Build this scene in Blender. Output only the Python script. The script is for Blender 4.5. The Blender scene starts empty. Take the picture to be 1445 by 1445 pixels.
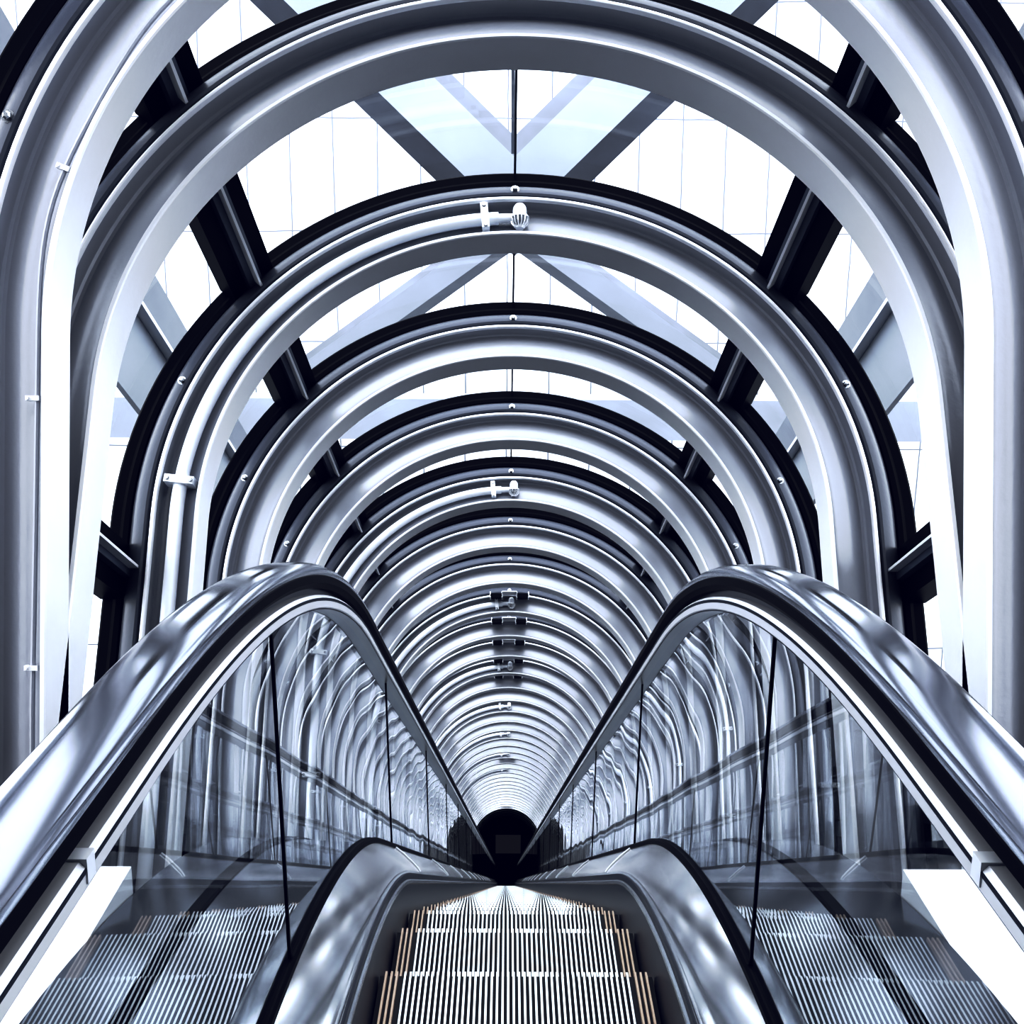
import bpy, math, random
from mathutils import Vector, Matrix
random.seed(4)
sc = bpy.context.scene
col = sc.collection
R = math.radians
PI = math.pi

# ------------------------------------------------------------------ helpers
def mesh_obj(name, V, F, mats, parent=None, fm=None, smooth=True, angle=32):
    me = bpy.data.meshes.new(name)
    me.from_pydata([tuple(v) for v in V], [], F)
    if not isinstance(mats, (list, tuple)):
        mats = [mats]
    for m in mats:
        me.materials.append(m)
    if fm:
        me.polygons.foreach_set('material_index', fm)
    if smooth:
        me.polygons.foreach_set('use_smooth', [True] * len(me.polygons))
        me.update()
        me.set_sharp_from_angle(angle=R(angle))
    me.update()
    o = bpy.data.objects.new(name, me)
    col.objects.link(o)
    if parent:
        o.parent = parent
    return o

class MB:
    """collects simple shapes that become ONE mesh object"""
    def __init__(s):
        s.V = []; s.F = []
    def add(s, V, F):
        b = len(s.V)
        s.V += [Vector(v) for v in V]
        s.F += [tuple(i + b for i in f) for f in F]
        return s
    def box(s, x0, x1, y0, y1, z0, z1, M=None):
        V = [Vector((x, y, z)) for x in (x0, x1) for y in (y0, y1) for z in (z0, z1)]
        if M:
            V = [M @ v for v in V]
        return s.add(V, [(0, 1, 3, 2), (4, 6, 7, 5), (0, 4, 5, 1), (2, 3, 7, 6), (0, 2, 6, 4), (1, 5, 7, 3)])
    def tube(s, pts, r, n=10, cap=True):
        pts = [Vector(p) for p in pts]
        rings = []
        for i, p in enumerate(pts):
            t = (pts[min(i + 1, len(pts) - 1)] - pts[max(i - 1, 0)]).normalized()
            ref = Vector((0, 1, 0)) if abs(t.y) < .9 else Vector((1, 0, 0))
            e1 = t.cross(ref).normalized(); e2 = t.cross(e1)
            rr = r[i] if isinstance(r, (list, tuple)) else r
            rings.append([p + (e1 * math.cos(a) + e2 * math.sin(a)) * rr for a in [2 * PI * k / n for k in range(n)]])
        V = [v for ring in rings for v in ring]
        F = []
        for i in range(len(rings) - 1):
            for k in range(n):
                a, b = i * n + k, i * n + (k + 1) % n
                F.append((a, b, b + n, a + n))
        if cap:
            F.append(tuple(range(n - 1, -1, -1)))
            F.append(tuple((len(rings) - 1) * n + k for k in range(n)))
        return s.add(V, F)
    def build(s, name, mat, parent=None, **kw):
        return mesh_obj(name, s.V, s.F, mat, parent, **kw)

def empty(name, loc=(0, 0, 0), M=None):
    o = bpy.data.objects.new(name, None)
    o.empty_display_size = .1
    col.objects.link(o)
    if M is not None:
        o.matrix_world = M
    else:
        o.location = loc
    return o

def tag(o, label=None, cat=None, group=None, kind=None):
    if label: o['label'] = label
    if cat: o['category'] = cat
    if group: o['group'] = group
    if kind: o['kind'] = kind
    return o

def copy_tree(o, parent=None):
    c = o.copy(); col.objects.link(c); c.parent = parent
    for ch in list(o.children):
        copy_tree(ch, c)
    return c

# ------------------------------------------------------------------ materials
def new_mat(name):
    m = bpy.data.materials.new(name); m.use_nodes = True
    nt = m.node_tree
    return m, nt, nt.nodes['Principled BSDF']

def mat(name, c, rough=.4, metal=0., bump=0., bscale=40., var=0., vscale=6., stretch=None, spec=.5, coat=0.):
    m, nt, b = new_mat(name)
    b.inputs['Base Color'].default_value = (*c, 1)
    b.inputs['Roughness'].default_value = rough
    b.inputs['Metallic'].default_value = metal
    b.inputs['Specular IOR Level'].default_value = spec
    b.inputs['Coat Weight'].default_value = coat
    b.inputs['Coat Roughness'].default_value = .06
    if bump or var:
        tc = nt.nodes.new('ShaderNodeTexCoord')
        src = tc.outputs['Object']
        if stretch:
            mp = nt.nodes.new('ShaderNodeMapping'); mp.inputs['Scale'].default_value = stretch
            nt.links.new(src, mp.inputs['Vector']); src = mp.outputs['Vector']
        if bump:
            n = nt.nodes.new('ShaderNodeTexNoise'); n.inputs['Scale'].default_value = bscale; n.inputs['Detail'].default_value = 3
            nt.links.new(src, n.inputs['Vector'])
            bp = nt.nodes.new('ShaderNodeBump'); bp.inputs['Strength'].default_value = bump; bp.inputs['Distance'].default_value = .02
            nt.links.new(n.outputs['Fac'], bp.inputs['Height']); nt.links.new(bp.outputs['Normal'], b.inputs['Normal'])
        if var:
            n2 = nt.nodes.new('ShaderNodeTexNoise'); n2.inputs['Scale'].default_value = vscale; n2.inputs['Detail'].default_value = 5
            nt.links.new(src, n2.inputs['Vector'])
            mx = nt.nodes.new('ShaderNodeMix'); mx.data_type = 'RGBA'
            mx.inputs[6].default_value = (*[max(0, k * (1 - var)) for k in c], 1)
            mx.inputs[7].default_value = (*[min(1, k * (1 + var)) for k in c], 1)
            nt.links.new(n2.outputs['Fac'], mx.inputs[0]); nt.links.new(mx.outputs[2], b.inputs['Base Color'])
    return m

def glass_mat(name, tint, f0, expo, wave=0., wscale=2.):
    """thin sheet glass: clear, with mirror reflection that grows towards grazing view (works from both faces)"""
    m = bpy.data.materials.new(name); m.use_nodes = True
    nt = m.node_tree; nt.nodes.clear()
    out = nt.nodes.new('ShaderNodeOutputMaterial')
    mix = nt.nodes.new('ShaderNodeMixShader')
    tr = nt.nodes.new('ShaderNodeBsdfTransparent'); tr.inputs['Color'].default_value = (*tint, 1)
    gl = nt.nodes.new('ShaderNodeBsdfGlossy'); gl.inputs['Roughness'].default_value = .0; gl.inputs['Color'].default_value = (.95, .97, 1, 1)
    lw = nt.nodes.new('ShaderNodeLayerWeight'); lw.inputs['Blend'].default_value = .5
    pw = nt.nodes.new('ShaderNodeMath'); pw.operation = 'POWER'; pw.inputs[1].default_value = expo
    ma = nt.nodes.new('ShaderNodeMath'); ma.operation = 'MULTIPLY_ADD'; ma.inputs[1].default_value = 1 - f0; ma.inputs[2].default_value = f0
    nt.links.new(lw.outputs['Facing'], pw.inputs[0]); nt.links.new(pw.outputs[0], ma.inputs[0])
    if wave:
        tc = nt.nodes.new('ShaderNodeTexCoord')
        n = nt.nodes.new('ShaderNodeTexNoise'); n.inputs['Scale'].default_value = wscale; n.inputs['Detail'].default_value = 0
        nt.links.new(tc.outputs['Object'], n.inputs['Vector'])
        bp = nt.nodes.new('ShaderNodeBump'); bp.inputs['Strength'].default_value = wave; bp.inputs['Distance'].default_value = .02
        nt.links.new(n.outputs['Fac'], bp.inputs['Height'])
        nt.links.new(bp.outputs['Normal'], gl.inputs['Normal'])
    nt.links.new(ma.outputs[0], mix.inputs[0]); nt.links.new(tr.outputs[0], mix.inputs[1]); nt.links.new(gl.outputs[0], mix.inputs[2])
    nt.links.new(mix.outputs[0], out.inputs['Surface'])
    return m

M_PAINT = mat('pale_grey_paint', (.37, .385, .425), .27, .08, bump=.04, bscale=60, var=.04, spec=.6)
M_FLANGE = mat('pale_flange_paint', (.80, .815, .85), .36, .0, bump=.03, bscale=50, var=.05)
M_CHAN = mat('shaded_channel_paint', (.075, .084, .108), .3, .1, bump=.04, bscale=60)  # rib paint darkened here, profile shading put into the colour
M_RUBBER = mat('black_rubber', (.002, .0025, .005), .45, 0, spec=.06)
M_MULL = mat('slate_mullion_paint', (.12, .14, .19), .35, .3)
M_WHITE = mat('white_enamel', (.80, .83, .88), .3, .05)
M_BOLT = mat('bright_bolt_steel', (.45, .47, .50), .25, .9)
M_HAND = mat('polished_dark_handrail', (.44, .46, .51), .12, .92, bump=.012, bscale=6, stretch=(1, .35, .35))
M_CHROME = mat('polished_trim_metal', (.88, .90, .94), .25, .45)
M_DARK = mat('dark_navy_metal', (.035, .042, .065), .3, .3)
M_DECK = mat('brushed_steel_deck', (.95, .96, .98), .14, 1.0, bump=.0025, bscale=60, stretch=(.4, 6, 6), var=.05, vscale=14)
M_OUT = mat('polished_outer_deck', (.30, .32, .36), .16, .95, bump=.02, bscale=4)
M_SKIRT = mat('navy_skirt', (.02, .025, .042), .32, .2)
M_RIDGE = mat('bright_tread_ridge', (.80, .84, .86), .35, .35)
M_GROOVE = mat('black_tread_groove', (.006, .007, .010), .5, 0)
M_YEL = mat('peach_tread_edge', (.60, .50, .42), .45, 0)
M_PLATE = mat('white_deck_plate', (.86, .88, .92), .5, 0, var=.02)
M_FLOOR = mat('dark_floor', (.035, .04, .055), .5, 0)
M_HALL = mat('black_hall', (.006, .006, .008), .7, 0)  # darkness of the unlit hall is put into the colour
M_SCREEN = mat('dim_grey_panel', (.10, .10, .12), .5, 0)
_b = M_SCREEN.node_tree.nodes['Principled BSDF']; _b.inputs['Emission Color'].default_value = (.9, .9, 1, 1); _b.inputs['Emission Strength'].default_value = .03  # weak glow added in place of light falling on the panel
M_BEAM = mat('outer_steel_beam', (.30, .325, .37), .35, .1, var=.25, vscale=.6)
M_BEAMD = mat('shaded_steel_beam', (.19, .205, .24), .3, .2, var=.6, vscale=.8)  # darker copy of the beam steel, shade put into the colour
M_CABLE = mat('dark_cable', (.05, .06, .08), .5, .3)
M_PANE = glass_mat('clear_window_glass', (.97, .985, .99), .03, 5.)
M_BAL = glass_mat('balustrade_glass', (.93, .95, .96), .06, 3.3, wave=.03, wscale=2.6)
M_TSIDE = mat('dark_trim_side', (.035, .042, .06), .5, 0, spec=.15)
M_TRAY = mat('black_channel', (.005, .006, .010), .5, 0, spec=.1)
M_LOBBY = mat('lobby_wall_grey', (.10, .11, .14), .6, 0)

def facade_mat():
    m, nt, b = new_mat('pale_panel_facade')
    tc = nt.nodes.new('ShaderNodeTexCoord')
    mp = nt.nodes.new('ShaderNodeMapping'); mp.inputs['Rotation'].default_value = (R(90), 0, 0)
    br = nt.nodes.new('ShaderNodeTexBrick'); br.offset = 0
    br.inputs['Scale'].default_value = 1.0
    br.inputs['Brick Width'].default_value = 1.66; br.inputs['Row Height'].default_value = 4.2
    br.inputs['Mortar Size'].default_value = .03; br.inputs['Mortar Smooth'].default_value = .1
    br.inputs['Color1'].default_value = (.80, .82, .85, 1); br.inputs['Color2'].default_value = (.74, .77, .81, 1)
    br.inputs['Mortar'].default_value = (.20, .22, .26, 1)
    nz = nt.nodes.new('ShaderNodeTexNoise'); nz.inputs['Scale'].default_value = .5; nz.inputs['Detail'].default_value = 2
    add = nt.nodes.new('ShaderNodeMixRGB'); add.blend_type = 'ADD'; add.inputs[0].default_value = .12
    nt.links.new(tc.outputs['Object'], nz.inputs['Vector'])
    nt.links.new(tc.outputs['Object'], add.inputs[1]); nt.links.new(nz.outputs['Color'], add.inputs[2])
    nt.links.new(add.outputs[0], mp.inputs['Vector']); nt.links.new(mp.outputs[0], br.inputs['Vector'])
    nt.links.new(br.outputs['Color'], b.inputs['Base Color'])
    b.inputs['Roughness'].default_value = .35
    return m
M_FACADE = facade_mat()

# ------------------------------------------------------------------ camera (values solved from the photograph)
CAMH = 1.33
F_PX, TH, YAW, ROLL = 1710.0, R(12.964), R(-.2353), R(-.3365)
CAM = Vector((-.024, 0, CAMH))
right0 = Vector((math.cos(YAW), math.sin(YAW), 0)); fh = Vector((-math.sin(YAW), math.cos(YAW), 0)); Zv = Vector((0, 0, 1))
fwd = fh * math.cos(TH) - Zv * math.sin(TH); up0 = fh * math.sin(TH) + Zv * math.cos(TH)
rt = right0 * math.cos(ROLL) - up0 * math.sin(ROLL); upv = right0 * math.sin(ROLL) + up0 * math.cos(ROLL)
cd = bpy.data.cameras.new('camera'); cam = bpy.data.objects.new('camera', cd); col.objects.link(cam)
Mc = Matrix((rt, upv, -fwd)).transposed().to_4x4(); Mc.translation = CAM
cam.matrix_world = Mc
cd.sensor_width = 36; cd.lens = 36 * F_PX / 1445; cd.clip_start = .02; cd.clip_end = 500
sc.camera = cam

# ------------------------------------------------------------------ the tube
AL = R(30)
D = Vector((0, math.cos(AL), -math.sin(AL))); U = Vector((0, math.sin(AL), math.cos(AL)))
S, D1, VC = 1.1, 3.068, 1.2228
NR = 39                    # ribs on the slope
LEG = 1.53
def at(d, v, x=0.):
    return Vector((x, 0, CAMH)) + D * d + U * v
def frame(k):
    """matrix of rib k: x across, y down the tube, z up in the plane of the rib"""
    if k == 0:
        c, t = Vector((0, 2.984, CAMH - .262)), R(12.96)
    else:
        c, t = at(D1 + (k - 1) * S, VC), AL
    M = Matrix.Rotation(-t, 4, 'X'); M.translation = c
    return M

def prof_pt(phi, r):
    """point of the arch outline at angle phi (degrees from the crown) and radius r; past 90 degrees the legs run straight down"""
    if abs(phi) <= 90:
        return r * math.sin(R(phi)), r * math.cos(R(phi))
    return math.copysign(r, phi), -R(abs(phi) - 90) * 1.25
PH_END = 90 + math.degrees(LEG / 1.25)
PHIS = [-PH_END, -PH_END * .75 - 22, -PH_END * .5 - 45] + [-90 + 180 * i / 88 for i in range(89)] + [PH_END * .5 + 45, PH_END * .75 + 22, PH_END]

def arch(name, prof, m, parent=None, phis=PHIS, angle=28):
    """sweeps a closed profile of (a, r) along the arch; a points to the viewer (local -y)"""
    V = []; n = len(prof)
    for p in phis:
        for a, r in prof:
            x, z = prof_pt(p, r); V.append((x, -a, z))
    F = []
    for i in range(len(phis) - 1):
        for j in range(n):
            q, w = i * n + j, i * n + (j + 1) % n
            F.append((q, w, w + n, q + n))
    F.append(tuple(range(n - 1, -1, -1))); F.append(tuple((len(phis) - 1) * n + j for j in range(n)))
    return mesh_obj(name, V, F, m, parent, angle=angle)

P_FLANGE = [(.004, 1.093), (.146, 1.093), (.150, 1.097), (.150, 1.107), (.0, 1.107), (.0, 1.097)]
P_WEB = [(.136, 1.1075), (.120, 1.1095), (.106, 1.116), (.097, 1.127), (.092, 1.142), (.089, 1.160), (.086, 1.177), (.081, 1.192), (.074, 1.205), (.066, 1.217), (.060, 1.228),
         (.060, 1.238), (.066, 1.245), (.078, 1.2485), (.118, 1.2495), (.118, 1.265), (.03, 1.265), (.03, 1.1075)]
P_LIP = [(.1181, 1.2485), (.130, 1.2485), (.135, 1.251), (.1365, 1.256), (.135, 1.261), (.129, 1.2645), (.1181, 1.2645)]
P_CHAN = [(.050, 1.2655), (.060, 1.274), (.108, 1.274), (.117, 1.279), (.119, 1.288), (.114, 1.302), (.103, 1.318), (.088, 1.333), (.068, 1.346), (.046, 1.354), (.03, 1.358),
          (-.04, 1.358), (-.04, 1.2655)]
P_SEAL = [(.026, 1.3585), (.036, 1.366), (.036, 1.385), (.024, 1.40), (.020, 1.432), (.012, 1.440), (-.078, 1.440), (-.078, 1.3585)]

def bolt(parent, phi, r, a, rad=.013, name='bolt'):
    x, z = prof_pt(phi, r)
    b = MB()
    b.tube([(x, -a + .01, z), (x, -a - .004, z)], rad * 1.25, 14)
    b.tube([(x, -a - .004, z), (x, -a - .013, z), (x, -a - .017, z)], [rad * .8, rad * .8, rad * .45], 6)
    return b.build(name, M_BOLT, parent)

ORD = ['', 'first', 'second', 'third', 'fourth', 'fifth', 'sixth', 'seventh', 'eighth', 'ninth', 'tenth', 'eleventh', 'twelfth', 'thirteenth', 'fourteenth', 'fifteenth',
       'sixteenth', 'seventeenth', 'eighteenth', 'nineteenth', 'twentieth', 'twenty-first', 'twenty-second', 'twenty-third', 'twenty-fourth', 'twenty-fifth', 'twenty-sixth',
       'twenty-seventh', 'twenty-eighth', 'twenty-ninth', 'thirtieth', 'thirty-first', 'thirty-second', 'thirty-third', 'thirty-fourth', 'thirty-fifth', 'thirty-sixth',
       'thirty-seventh', 'thirty-eighth', 'thirty-ninth', 'fortieth']
SPR = [2, 5, 8, 11, 14, 17, 20, 23]
TRAY = [7, 8, 9, 10, 11, 20, 34]

rib0 = empty('arch_rib', M=frame(0))
arch('flange', P_FLANGE, M_FLANGE, rib0)
arch('web', P_WEB, M_PAINT, rib0)
arch('lip', P_LIP, M_FLANGE, rib0)
arch('outer_channel', P_CHAN, M_CHAN, rib0)
tag(arch('rubber_seal', P_SEAL, M_RUBBER, rib0), 'black rubber window seal')
for ph in (-67, 0, 67):
    bolt(rib0, ph, 1.305, .112)
GRP = 'arched steel ribs of the tunnel'
tag(rib0, 'nearest and largest steel arch rib, its crown cut off by the top of the picture', 'arch rib', GRP)
ribs = [rib0]
for k in range(1, NR + 1):
    r = copy_tree(rib0); r.matrix_world = frame(k); ribs.append(r)
    n = k + 1
    if k in SPR:
        lab = 'pale arch rib with a sprinkler pipe on it, %s arch from the viewer' % ORD[n]
    elif k in TRAY:
        lab = 'pale steel arch rib with black blocks behind its crown, %s arch from the viewer' % ORD[n]
    elif k == 1:
        lab = 'wide grey arch rib, second from the viewer, its whole crown in view'
    elif k == NR:
        lab = 'smallest dark arch rib around the black hall at the tunnel bottom'
    else:
        lab = 'plain pale steel arch rib with bare crown, %s arch from the viewer' % ORD[n]
    tag(r, lab, 'arch rib', GRP)

# windows of each bay, between rib k and rib k+1
def lerp_pts(k, phi, r, t, a0=-.075, a1=.022):
    """point of bay k at angle, radius and t in 0..1 from the back of rib k to the front of rib k+1"""
    x, z = prof_pt(phi, r)
    A = frame(k) @ Vector((x, -a0, z)); B = frame(k + 1) @ Vector((x, -a1, z))
    return A.lerp(B, t)

def sheet(k, p0, p1, r, m, parent, name, inv, n=16, nt_=2):
    V = []; F = []
    for i in range(n + 1):
        for j in range(nt_):
            V.append(inv @ lerp_pts(k, p0 + (p1 - p0) * i / n, r, j / (nt_ - 1)))
    for i in range(n):
        F.append((i * 2, i * 2 + 1, i * 2 + 3, i * 2 + 2))
    return mesh_obj(name, V, F, m, parent)

def bar(k, phi, t0, t1, r0, r1, m, parent, name, inv, a0=-.035, a1=.03):
    """straight bar of bay k; t0..t1 tangential, r0..r1 radial"""
    V = []
    for t in (0, 1):
        for tt, rr in ((t0, r0), (t1, r0), (t1, r1), (t0, r1)):
            ph = phi + math.degrees(tt / (1.35 if abs(phi) < 90 else 1.25))
            V.append(inv @ lerp_pts(k, ph, rr, t, a0, a1))
    return mesh_obj(name, V, [(0, 1, 2, 3), (7, 6, 5, 4), (0, 4, 5, 1), (1, 5, 6, 2), (2, 6, 7, 3), (3, 7, 4, 0)], m, parent, smooth=False)

P_UP, P_LOW, P_BOT = 46.5, 98.5, 90 + math.degrees(1.0 / 1.25)
def make_bay(k, dark=False):
    fm_ = frame(k); inv = fm_.inverted()
    w = empty('window_%d' % (k + 1), M=fm_)
    tag(w, kind='structure')
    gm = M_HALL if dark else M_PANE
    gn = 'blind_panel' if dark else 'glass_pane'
    for a, b in ((0, P_UP), (P_UP, P_LOW), (P_LOW, P_BOT), (0, -P_UP), (-P_UP, -P_LOW), (-P_LOW, -P_BOT)):
        sheet(k, a, b, 1.432, gm, w, gn, inv)
    bar(k, 0, -.004, .004, 1.424, 1.44, M_CABLE, w, 'pane_joint', inv)
    for sg in (-1, 1):
        for ph in (P_UP, P_LOW):
            mu = bar(k, sg * ph, -.030, .030, 1.325, 1.352, M_MULL, w, 'mullion', inv)
            f = bar(k, sg * ph, -.005, .005, 1.292, 1.326, M_FLANGE, mu, 'fin', inv, a0=-.035, a1=.115)
            f.parent = mu
            for q0, q1 in ((-.095, -.030), (.030, .095)):
                bar(k, sg * ph, q0, q1, 1.352, 1.44, M_RUBBER, w, 'rubber_seal', inv)
        sheet(k, sg * (P_BOT), sg * PH_END, 1.40, M_FLOOR, w, 'kick_panel', inv, n=2)
        bar(k, sg * P_BOT, -.03, .03, 1.36, 1.43, M_MULL, w, 'sill', inv)
    return w
bay0 = make_bay(0)
bay1 = make_bay(1)
bayD = None
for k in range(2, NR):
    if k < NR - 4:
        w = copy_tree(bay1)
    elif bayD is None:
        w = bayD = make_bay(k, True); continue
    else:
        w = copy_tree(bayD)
    w.name = 'window_%d' % (k + 1); w.matrix_world = frame(k)

# sprinkler pipes on the left half of some ribs
def make_sprinkler():
    t = empty('sprinkler_pipe')
    rp, ap = 1.178, .118
    ph = [-PH_END + .5, -120, -100] + [-90 + i * 2 for i in range(0, 44)] + [-3.0]
    pts = [(prof_pt(p, rp)[0], -ap, prof_pt(p, rp)[1]) for p in ph]
    MB().tube(pts, .025, 12).build('pipe', M_WHITE, t)
    x, z = prof_pt(-3.0, rp)
    MB().tube([(x - .004, -ap, z), (-.028, -ap, rp), (.008, -ap, rp)], [.018, .018, .018], 12).build('connector', M_WHITE, t)
    for p in (-5.5, -84, -118):
        c = MB(); x, z = prof_pt(p, rp)
        M = Matrix.Translation((x, -ap, z)) @ Matrix.Rotation(R(max(-90, p)), 4, 'Y')
        c.box(-.014, .014, -.036, .03, -.052, .052, M)
        o = c.build('clamp', M_WHITE, t, smooth=False)
        b = MB()
        for s in (-1, 1):
            b.tube([M @ Vector((0, -.036, s * .042)), M @ Vector((0, -.044, s * .042))], .008, 6)
        b.build('clamp_screw', M_BOLT, o)
    hz = rp
    pr = [(.020, -.004), (.026, .010), (.027, .028), (.025, .042), (.018, .054), (.006, .059)]
    MB().tube([(.018, -ap - .004, hz + h) for r_, h in pr], [r_ for r_, h in pr], 16).build('sprinkler_bulb', M_WHITE, t)
    g = MB(); N = 14
    for i in range(N):
        a = 2 * PI * i / N
        g.tube([(.018 + math.cos(a) * .033, -ap - .004 + math.sin(a) * .033, hz - .002), (.018 + math.cos(a) * .030, -ap - .004 + math.sin(a) * .030, hz - .024),
                (.018 + math.cos(a) * .016, -ap - .004 + math.sin(a) * .016, hz - .040)], .0032, 5)
    g.tube([(.018, -ap - .004, hz - .005), (.018, -ap - .004, hz + .002)], [.036, .036], 20)
    g.tube([(.018, -ap - .004, hz - .046), (.018, -ap - .004, hz - .038)], [.016, .019], 14)
    g.build('deflector_cage', M_CHROME, t)
    return t
spr = make_sprinkler()
for i, k in enumerate(SPR):
    o = spr if i == 0 else copy_tree(spr)
    o.matrix_world = frame(k)
    tag(o, ['large white sprinkler pipe with caged head at crown, nearest of the sprinkler pipes'][0] if i == 0 else
        'white sprinkler pipe along the left half of the %s arch, %s sprinkler from the viewer' % (ORD[k + 1], ORD[i + 1]), 'sprinkler pipe', 'sprinkler pipes on the arches')

# thin conduit on the nearest rib
t = empty('conduit', M=frame(0))
ph = [-PH_END, -130, -110] + [-90 + i * 2 for i in range(0, 42)]
pts = []
for i, p in enumerate(ph):
    x, z = prof_pt(p, 1.132 + .005 * math.sin(p * .23)); pts.append((x, -.116, z))
MB().tube(pts, .0065, 8).build('cable', M_PAINT, t)
for p in (-70, -97, -126):
    c = MB(); x, z = prof_pt(p, 1.132)
    M = Matrix.Translation((x, -.116, z)) @ Matrix.Rotation(R(max(-90, p)), 4, 'Y')
    c.box(-.006, .006, -.009, .010, -.010, .022, M)
    c.tube([M @ Vector((0, -.009, .016)), M @ Vector((0, -.014, .016))], .0045, 6)
    c.build('clamp', M_FLANGE, t, smooth=False)
tag(t, 'thin grey conduit clipped along the left half of the nearest arch', 'conduit')

# paired black channels behind some crowns
def make_tray():
    t = empty('crown_channel')
    for sx in (-1, 1):
        c = MB(); x = sx * .118
        c.box(x - .052, x + .052, S - .24, S - .14, 1.215, 1.246)
        c.box(x - .052, x + .052, S - .15, S - .135, 1.215, 1.262)
        ch = c.build('channel', M_TRAY, t, smooth=False)
        for s2 in (-1, 1):
            MB().box(x + s2 * .052 - .005, x + s2 * .052 + .005, S - .24, S - .14, 1.210, 1.262).build('side_flange', M_FLANGE, ch, smooth=False)
    MB().box(-.066, .066, S - .30, S - .16, 1.246, 1.254).build('tie_plate', M_FLANGE, t, smooth=False)
    return t
tr = make_tray()
for i, k in enumerate(TRAY):
    o = tr if i == 0 else copy_tree(tr)
    o.matrix_world = frame(k)
    tag(o, 'pair of black crown channels between the %s and %s arches, %s' % (ORD[k + 1], ORD[k + 2], 'nearest of its kind' if i == 0 else 'pair %s from the viewer' % ORD[i + 1]),
        'channel', 'black channel pairs at the crown')

# ------------------------------------------------------------------ escalator
def epath(Zf, Y0, Ra, y_start=-.6, length=41.0, nflat=10, narc=36):
    P = [(y_start + (Y0 - y_start) * i / nflat, Zf, 0.) for i in range(nflat)]
    for i in range(narc + 1):
        p = AL * i / narc
        P.append((Y0 + Ra * math.sin(p), Zf - Ra * (1 - math.cos(p)), p))
    y, z, _ = P[-1]
    for tt in [1.5, 3, 5, 8, 12, 18, 26, 34, length]:
        P.append((y + tt * math.cos(AL), z - tt * math.sin(AL), AL))
    return P
HP = dict(Zf=CAMH - .445, Y0=1.111, Ra=3.7585)
DP = dict(Zf=CAMH - 1.135, Y0=1.10, Ra=4.05)
SP = dict(Zf=-.012, Y0=1.10, Ra=4.05)
def zat(P, y):
    Zf, Y0, Ra = P['Zf'], P['Y0'], P['Ra']
    if y <= Y0: return Zf
    e = Y0 + Ra * math.sin(AL)
    if y < e: return Zf - (Ra - math.sqrt(Ra * Ra - (y - Y0) ** 2))
    return Zf - Ra * (1 - math.cos(AL)) - (y - e) * math.tan(AL)

def sweep(name, prof, P, m, parent, closed=True, angle=30, path=None):
    """prof: (x, n) points; n is normal to the path"""
    pts = path or epath(**P); V = []; n = len(prof)
    for y, z, p in pts:
        for x, h in prof:
            V.append((x, y + math.sin(p) * h, z + math.cos(p) * h))
    F = []; nn = n if closed else n - 1
    for i in range(len(pts) - 1):
        for j in range(nn):
            a, b = i * n + j, i * n + (j + 1) % n
            F.append((a, b, b + n, a + n))
    if closed:
        F.append(tuple(range(n - 1, -1, -1))); F.append(tuple((len(pts) - 1) * n + j for j in range(n)))
    return mesh_obj(name, V, F, m, parent, angle=angle)

W_H = .412
HR = []
for i in range(25):                       # rounded top of the handrail section
    a = PI - PI * i / 24
    c, s = math.cos(a), math.sin(a)
    HR.append((math.copysign(abs(c) ** .62, c) * .041, -.030 + abs(s) ** .75 * .030))
HR += [(.040, -.038), (.033, -.043), (.026, -.040), (-.026, -.040), (-.033, -.043), (-.040, -.038)]

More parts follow.
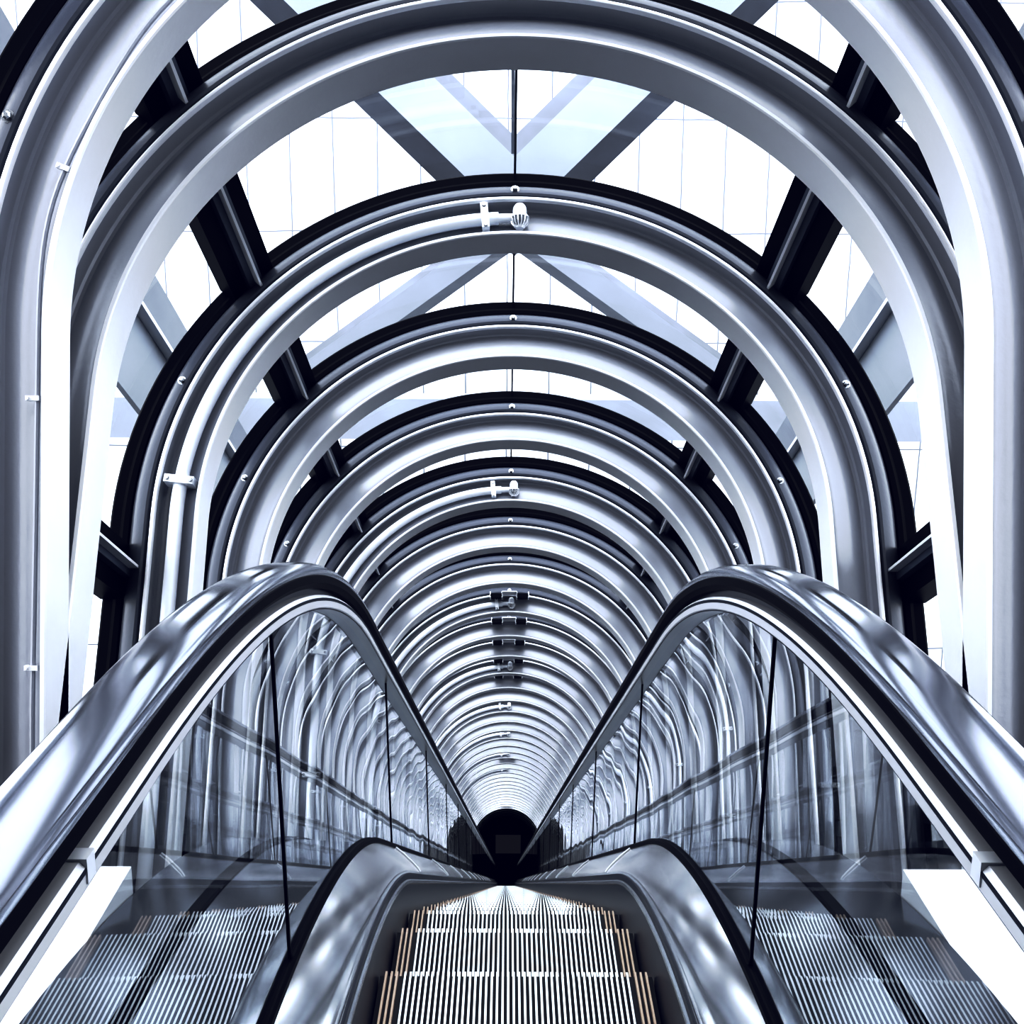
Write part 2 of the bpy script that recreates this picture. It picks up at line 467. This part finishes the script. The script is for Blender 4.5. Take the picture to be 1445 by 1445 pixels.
def balustrade(sg, side):
    t = empty('balustrade')
    X = lambda prof: [(sg * x, n) for x, n in (prof if sg > 0 else prof[::-1])]
    hr = sweep('handrail', X([(W_H + x, n) for x, n in HR]), HP, M_HAND, t)
    sweep('rubber_lip', X([(W_H - .0425, -.024), (W_H - .0405, -.0225), (W_H - .0405, -.036), (W_H - .032, -.0455), (W_H + .032, -.0455), (W_H + .0405, -.036), (W_H + .0405, -.0225), (W_H + .0425, -.024),
                            (W_H + .0425, -.038), (W_H + .034, -.0475), (W_H - .034, -.0475), (W_H - .0425, -.038)]), HP, M_RUBBER, hr)
    sweep('handrail_track', X([(.392, -.036), (.432, -.036), (.432, -.064), (.392, -.064)]), HP, M_DARK, t)
    g = sweep('guide_rail', X([(.374, -.060), (.428, -.060), (.432, -.064), (.432, -.086), (.372, -.086), (.369, -.083), (.369, -.065)]), HP, M_CHROME, t)
    sweep('rail_side', X([(.3682, -.0655), (.3690, -.0655), (.3722, -.0870), (.3714, -.0870)]), HP, M_TSIDE, g)
    j = MB(); yj = .915
    j.box(min(sg * .3675, sg * .405), max(sg * .3675, sg * .405), yj - .0095, yj + .0095, HP['Zf'] - .080, HP['Zf'] - .0575).build('rail_joint', M_WHITE, g, smooth=False)
    # glass panels between the guide rail and the deck gasket
    seams = [-.6, 1.80 if sg > 0 else 1.82] + [1.8 + 1.72 * i for i in range(1, 21)]
    for a, b in zip(seams[:-1], seams[1:]):
        V = []; F = []; n = 14
        for i in range(n + 1):
            y = a + .004 + (b - a - .008) * i / n
            zt, zb = zat(HP, y) - .07, zat(DP, y) + .0
            for q in range(5):
                f = q / 4
                V.append((sg * (.386 + .010 * f), y, zb + (zt - zb) * f))
        for i in range(n):
            for q in range(4):
                c = i * 5 + q
                F.append((c, c + 5, c + 6, c + 1) if sg > 0 else (c, c + 1, c + 6, c + 5))
        mesh_obj('glass_panel', V, F, M_BAL, t)
        if b < 30:
            zt, zb = zat(HP, b) - .07, zat(DP, b)
            MB().add([(sg * (.3835 + dx), b + dy, zb) for dx in (0, .005) for dy in (-.0035, .0035)] + [(sg * (.3935 + dx), b + dy, zt) for dx in (0, .005) for dy in (-.0035, .0035)],
                     [(0, 1, 3, 2), (4, 6, 7, 5), (0, 4, 5, 1), (2, 3, 7, 6), (0, 2, 6, 4), (1, 5, 7, 3)]).build('glass_seam', M_RUBBER, t, smooth=False)
    sweep('gasket', X([(.374, -.012), (.3745, .006), (.379, .011), (.384, .008), (.390, .008), (.396, .011), (.400, .006), (.400, -.012)]), DP, M_RUBBER, t)
    sweep('inner_deck', X([(.374, -.004), (.345, -.026), (.315, -.053), (.300, -.068), (.2945, -.077), (.2925, -.086), (.2935, -.094), (.298, -.094), (.374, -.02)]), DP, M_DECK, t)
    od = sweep('outer_deck', X([(.400, -.004), (.40, -.03), (.752, -.14), (.752, .004), (.75, .009), (.60, .006)]), DP, M_OUT, t)
    sweep('cover_strip', X([(.588, .008), (.592, .012), (.614, .013), (.618, .008)]), DP, M_RUBBER, od)
    # anti-slide plates on the outer deck of the slope
    return t

def esc_d(s):
    y0 = DP['Y0'] + DP['Ra'] * math.sin(AL)
    return y0 + s * math.cos(AL)
bals = []
for sg, side in ((-1, 'left'), (1, 'right')):
    t = balustrade(sg, side)
    for i in range(1, 12):
        y = 1.8 + 1.72 * i; z = zat(DP, y); Y0, Ra = DP['Y0'], DP['Ra']
        a = math.asin(min(.5, (y - Y0) / Ra))
        p = Matrix.Translation((0, y, z)) @ Matrix.Rotation(-a, 4, 'X')
        MB().tube([p @ Vector((sg * x, 0, n)) for x, n in ((.373, -.002), (.345, -.023), (.315, -.050), (.300, -.066), (.294, -.076))], .0045, 6).build('deck_joint', M_WHITE, t)
    tag(t, 'escalator balustrade of glass with polished handrail, on the %s side of the steps' % side, 'balustrade', 'pair of escalator balustrades')
    bals.append(t)

esc = empty('escalator', (0, 1.0, 0))
def pe(o): o.parent = esc; o.location = (0, -1.0, 0); return o
for sg in (-1, 1):
    pe(sweep('skirt_panel', [(sg * .289, -.083), (sg * .296, -.083), (sg * .296, -.60), (sg * .289, -.60)][::sg], DP, M_SKIRT, None))
    o = sweep('skirt_brush', [(sg * .284, -.102), (sg * .291, -.098), (sg * .291, -.114), (sg * .284, -.110)][::sg], DP, M_BOLT, None); pe(o)
def make_step():
    o = MB(); fm = []
    L, n = .398, 48; w = .272; pitch = 2 * w / n
    V = []; F = []; fmi = []
    def face(vs, mi):
        b = len(V); V.extend(vs); F.append(tuple(range(b, b + len(vs)))); fmi.append(mi)
    zt, zg = 0, -.011
    face([(-.286, -L, zg), (.286, -L, zg), (.286, 0, zg), (-.286, 0, zg)], 1)
    for i in range(3, n - 3):
        x0 = -w + (i + .29) * pitch; x1 = x0 + pitch * .42
        face([(x0, -L, zt), (x1, -L, zt), (x1, 0, zt), (x0, 0, zt)], 0)
        face([(x0, -L, zg), (x0, -L, zt), (x0, 0, zt), (x0, 0, zg)], 1)
        face([(x1, -L, zt), (x1, -L, zg), (x1, 0, zg), (x1, 0, zt)], 1)
        face([(x0, 0, zt), (x1, 0, zt), (x1, 0, zg), (x0, 0, zg)], 0)
    face([(-.286, 0, zg), (.286, 0, zg), (.286, -.02, -.22), (-.286, -.02, -.22)], 1)
    face([(-.286, -L, zg), (-.286, 0, zg), (-.286, -.02, -.22), (-.286, -L, -.22)], 1)
    face([(.286, 0, zg), (.286, -L, zg), (.286, -L, -.22), (.286, -.02, -.22)], 1)
    s = mesh_obj('step', V, F, [M_RIDGE, M_GROOVE], None, fm=fmi, smooth=False)
    for sg in (-1, 1):
        e = MB()
        for i in range(3):
            x = sg * (w + .006 - (i + .5) * pitch * 1.0)
            e.box(x - pitch * .2, x + pitch * .2, -L, 0, zg, zt + .0008)
        e.build('yellow_edge', M_YEL, s, smooth=False)
    return s
step0 = make_step()
# noses one tread apart along the step path
nose, y = [], 2.265
e_y = SP['Y0'] + SP['Ra'] * math.sin(AL)
def nxt(y, L=.40, sgn=1):
    # advance by the tread length along the path
    lo, hi = 0, L
    for _ in range(40):
        m = (lo + hi) / 2
        dz = zat(SP, y + sgn * m) - zat(SP, y)
        if math.hypot(m, dz) < L: lo = m
        else: hi = m
    return y + sgn * lo
ys = [2.265]
while ys[0] > .2: ys.insert(0, nxt(ys[0], sgn=-1))
while len(ys) < 100: ys.append(nxt(ys[-1]))
for i, y in enumerate(ys):
    s = step0 if i == 0 else copy_tree(step0)
    s.parent = esc
    s.location = (0, y - 1.0, zat(SP, y))
tag(esc, 'narrow grooved metal escalator steps with peach edge lines running down the tunnel', 'escalator')

# ------------------------------------------------------------------ white side plates
for sg, side in ((-1, 'left'), (1, 'right')):
    b = MB()
    po = [(.7535, -.6), (.7535, 1.1), (.7535, 2.15), (1.50, 2.15), (1.50, -.6)]
    b.add([(sg * x, y, z) for z in (.03, .122) for x, y in po], [(4, 3, 2, 1, 0), (5, 6, 7, 8, 9)] + [(i, (i + 1) % 5, (i + 1) % 5 + 5, i + 5) for i in range(5)])
    o = b.build('side_plate', M_PLATE, None, smooth=False)
    tag(o, 'flat white cover plate outside the %s glass balustrade, cut off square' % side, 'cover plate', 'white cover plates beside the escalator')
    if sg > 0:
        q = MB(); q.box(.90, 1.06, 2.125, 2.15, .1225, .131); q.box(.88, .90, 1.86, 2.15, .1225, .131)
        tag(q.build('edge_strip', M_FLANGE, o, smooth=False), 'pale corner strip')

# ------------------------------------------------------------------ setting: floor, lobby, hall
def quad(name, pts, m, kind='structure'):
    o = mesh_obj(name, pts, [tuple(range(len(pts)))], m, smooth=False)
    if kind: tag(o, kind=kind)
    return o
LEND = D1 + (NR - 1) * S
f = MB()
for sg in (-1, 1):
    f.add([at(1.6, -.42, sg * .76), at(1.6, -.42, sg * 1.44), at(LEND + .1, -.42, sg * 1.44), at(LEND + .1, -.42, sg * .76)], [(0, 1, 2, 3) if sg > 0 else (3, 2, 1, 0)])
f.add([at(1.6, -.62, -1.44), at(1.6, -.62, 1.44), at(LEND + .1, -.62, 1.44), at(LEND + .1, -.62, -1.44)], [(0, 1, 2, 3)])  # unseen closing plane, added to keep sky light from leaking in below
tag(f.build('floor', M_FLOOR, None, smooth=False), kind='structure')
quad('floor_landing', [(-3, -5, -.02), (3, -5, -.02), (3, -.6, -.02), (-3, -.6, -.02)], M_LOBBY)
quad('wall_back', [(-3, -5, -.02), (3, -5, -.02), (3, -5, 3.2), (-3, -5, 3.2)], M_LOBBY)
for sg, side in ((-1, 'left'), (1, 'right')):
    quad('wall_' + side, [(sg * 3, -5, -.02), (sg * 3, .6, -.02), (sg * 3, .6, 3.2), (sg * 3, -5, 3.2)], M_LOBBY)
quad('ceiling', [(-3, -5, 3.2), (3, -5, 3.2), (3, .9, 3.2), (-3, .9, 3.2)], M_LOBBY)  # unseen lobby walls and ceiling, edges set to control light on the nearest parts
# the dark hall at the bottom: a shell of the tube's outline, closed at the far end
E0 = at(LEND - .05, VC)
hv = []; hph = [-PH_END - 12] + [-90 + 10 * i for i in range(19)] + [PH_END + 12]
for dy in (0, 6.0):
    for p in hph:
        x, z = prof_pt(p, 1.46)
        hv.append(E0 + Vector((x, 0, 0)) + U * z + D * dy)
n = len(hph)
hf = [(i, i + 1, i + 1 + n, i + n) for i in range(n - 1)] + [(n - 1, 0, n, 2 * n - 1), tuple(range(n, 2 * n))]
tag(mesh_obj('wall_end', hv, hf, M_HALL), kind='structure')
# dim panel on the hall's end wall
pc = at(LEND + 5.2, 1.5)
b = MB(); b.box(-.42, .58, -.03, .03, -.40, .38, Matrix.Translation(pc)); 
tag(b.build('wall_screen', M_SCREEN, None, smooth=False), 'dim grey rectangle with a faint added glow in the black hall at the tunnel bottom', 'screen')

# ------------------------------------------------------------------ outside: girders, braces, cable, towers
def girder(sg, side):
    t = empty('outer_girder', at(3, 3.2, sg * 2.05))
    inv = t.matrix_world.inverted() if False else Matrix.Translation(-t.location)
    def plate(name, x0, x1, v0, v1, m):
        V = [inv @ at(d, v, sg * x) for d in (.5, 34) for x, v in ((x0, v0), (x1, v0), (x1, v1), (x0, v1))]
        return mesh_obj(name, V, [(0, 1, 2, 3), (7, 6, 5, 4), (0, 4, 5, 1), (1, 5, 6, 2), (2, 6, 7, 3), (3, 7, 4, 0)], m, t, smooth=False)
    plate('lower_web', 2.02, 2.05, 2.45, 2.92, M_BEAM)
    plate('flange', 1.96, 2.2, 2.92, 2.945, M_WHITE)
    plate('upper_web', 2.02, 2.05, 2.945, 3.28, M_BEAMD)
    tag(t, 'pale steel girder running down outside the glass on the %s' % side, 'girder', 'outer girders beside the tunnel')
girder(-1, 'left'); girder(1, 'right')

def px(x, y, Y):
    """world point on the vertical plane at distance Y seen along a given direction"""
    dx, dy = (x - 722.5) / F_PX, (722.5 - y) / F_PX
    v = fwd + rt * dx + upv * dy
    return CAM + v * (Y / v.y)
def brace(a, b, Y, w, label, dark_w=.16):
    A, B = px(*a, Y), px(*b, Y)
    ax = (B - A).normalized(); L = (B - A).length
    side = ax.cross(Vector((0, 1, 0))).normalized()
    if side.z < 0: side = -side
    M = Matrix((ax, Vector((0, 1, 0)), side)).transposed().to_4x4(); M.translation = A
    t = empty('diagonal_brace', M=M)
    def band(name, w0, w1, y0, y1, m):
        V = []
        for wz, yy in ((w0, y0), (w1, y1)):
            V += [(0, yy, wz), ((B.x - A.x - wz * side.x) / ax.x, yy, wz), ((B.x - A.x - wz * side.x) / ax.x, yy + .4, wz), (0, yy + .4, wz)]
        return mesh_obj(name, V, [(0, 1, 5, 4), (1, 2, 6, 5), (2, 3, 7, 6), (3, 0, 4, 7), (3, 2, 1, 0), (4, 5, 6, 7)], m, t, smooth=False)
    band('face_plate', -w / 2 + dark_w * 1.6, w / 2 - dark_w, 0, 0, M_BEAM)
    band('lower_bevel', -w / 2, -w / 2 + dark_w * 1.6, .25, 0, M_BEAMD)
    band('upper_bevel', w / 2 - dark_w, w / 2, 0, .02, M_BEAMD)  # almost level with the face; the dark colour stands in for shade
    tag(t, label, 'brace', 'diagonal braces outside the glass roof')
Yb = 14
brace((360, -80), (726, 278), Yb, .95, 'broad steel brace slanting down from upper left behind the top panes')
brace((1092, -80), (726, 278), Yb, .95, 'broad steel brace slanting down from upper right behind the top panes')
brace((420, 540), (726, 320), Yb + 3, .50, 'slim pale brace slanting down to the left behind the second row of panes', .08)
brace((1030, 540), (726, 320), Yb + 3, .50, 'slim pale brace slanting down to the right behind the second row of panes', .08)
# hanging cable
A, B = px(724, -40, 11), px(724, 217, 11)
tag(MB().tube([A, B], .016, 8).build('hanging_cable', M_CABLE), 'dark twisted cable hanging straight down above the second arch', 'cable')

def tower(name, Y, x0, x1, z0, z1, depth, label):
    t = empty(name, ((x0 + x1) / 2, Y, z0))
    c = t.location
    MB().box(x0 - c.x, x1 - c.x, 0, depth, 0, z1 - z0).build('panel_wall', M_FACADE, t, smooth=False)
    o = MB()
    zz = CAMH + 3.2
    tag(t, label, 'building')
    return t
tower('office_tower', 48, -34, 34, -70, 46, 16, 'pale panelled tower facade filling the view beyond the glass roof')
# pale horizontal truss deck across the tower
A = px(722, 585, 40)
b = MB(); b.box(-16, 16, 0, 1.5, -.85, .5, Matrix.Translation((0, 40, A.z)))
tag(b.build('bridge_beam', M_BEAM, None, smooth=False), 'pale horizontal beam crossing in front of the tower behind the fourth arch', 'beam')

# ------------------------------------------------------------------ light
w = bpy.data.worlds.new('sky'); sc.world = w; w.use_nodes = True
nt = w.node_tree; bg = nt.nodes['Background']
tc = nt.nodes.new('ShaderNodeTexCoord'); sx = nt.nodes.new('ShaderNodeSeparateXYZ'); cr = nt.nodes.new('ShaderNodeValToRGB')
mr = nt.nodes.new('ShaderNodeMapRange'); mr.inputs['From Min'].default_value = -1; mr.inputs['From Max'].default_value = 1
nt.links.new(tc.outputs['Generated'], sx.inputs[0]); nt.links.new(sx.outputs['Z'], mr.inputs['Value']); nt.links.new(mr.outputs[0], cr.inputs[0])
cr.color_ramp.elements[0].position = .36; cr.color_ramp.elements[0].color = (.02, .023, .03, 1)
cr.color_ramp.elements[1].position = .52; cr.color_ramp.elements[1].color = (.95, .97, 1, 1)
nt.links.new(cr.outputs[0], bg.inputs['Color'])
bg.inputs['Strength'].default_value = 2.6
sd = bpy.data.lights.new('fill_sun', 'SUN'); sd.energy = .7; sd.angle = R(40); sd.color = (1, .98, .95)
so = bpy.data.objects.new('fill_sun', sd); col.objects.link(so); so.rotation_euler = (R(34), 0, R(-20))  # soft light from behind, added to brighten the tower facade

# ------------------------------------------------------------------ view
sc.cycles.max_bounces = 10; sc.cycles.transparent_max_bounces = 40; sc.cycles.glossy_bounces = 6; sc.cycles.diffuse_bounces = 4
sc.cycles.caustics_reflective = False; sc.cycles.caustics_refractive = False; sc.cycles.sample_clamp_indirect = 8
vs = sc.view_settings
vs.view_transform = 'Standard'; vs.look = 'None'; vs.exposure = .5; vs.gamma = 1.0

cm = vs.curve_mapping; vs.use_curve_mapping = True
def curve(c, pts):
    for i, p in enumerate(pts):
        if i < len(c.points): c.points[i].location = p
        else: c.points.new(*p)
S_ = [(0, 0), (.06, .014), (.18, .08), (.40, .42), (.72, .93), (1, 1)]
cm.extend = 'HORIZONTAL'
curve(cm.curves[0], [(x, y * (.975 - .045 * max(0, y - .4) / .6)) for x, y in S_])
curve(cm.curves[1], [(x, y * (.99 - .035 * max(0, y - .4) / .6)) for x, y in S_])
curve(cm.curves[2], [(x, min(1, y * 1.015 + (.003 if y < .1 else 0))) for x, y in S_])
cm.update()
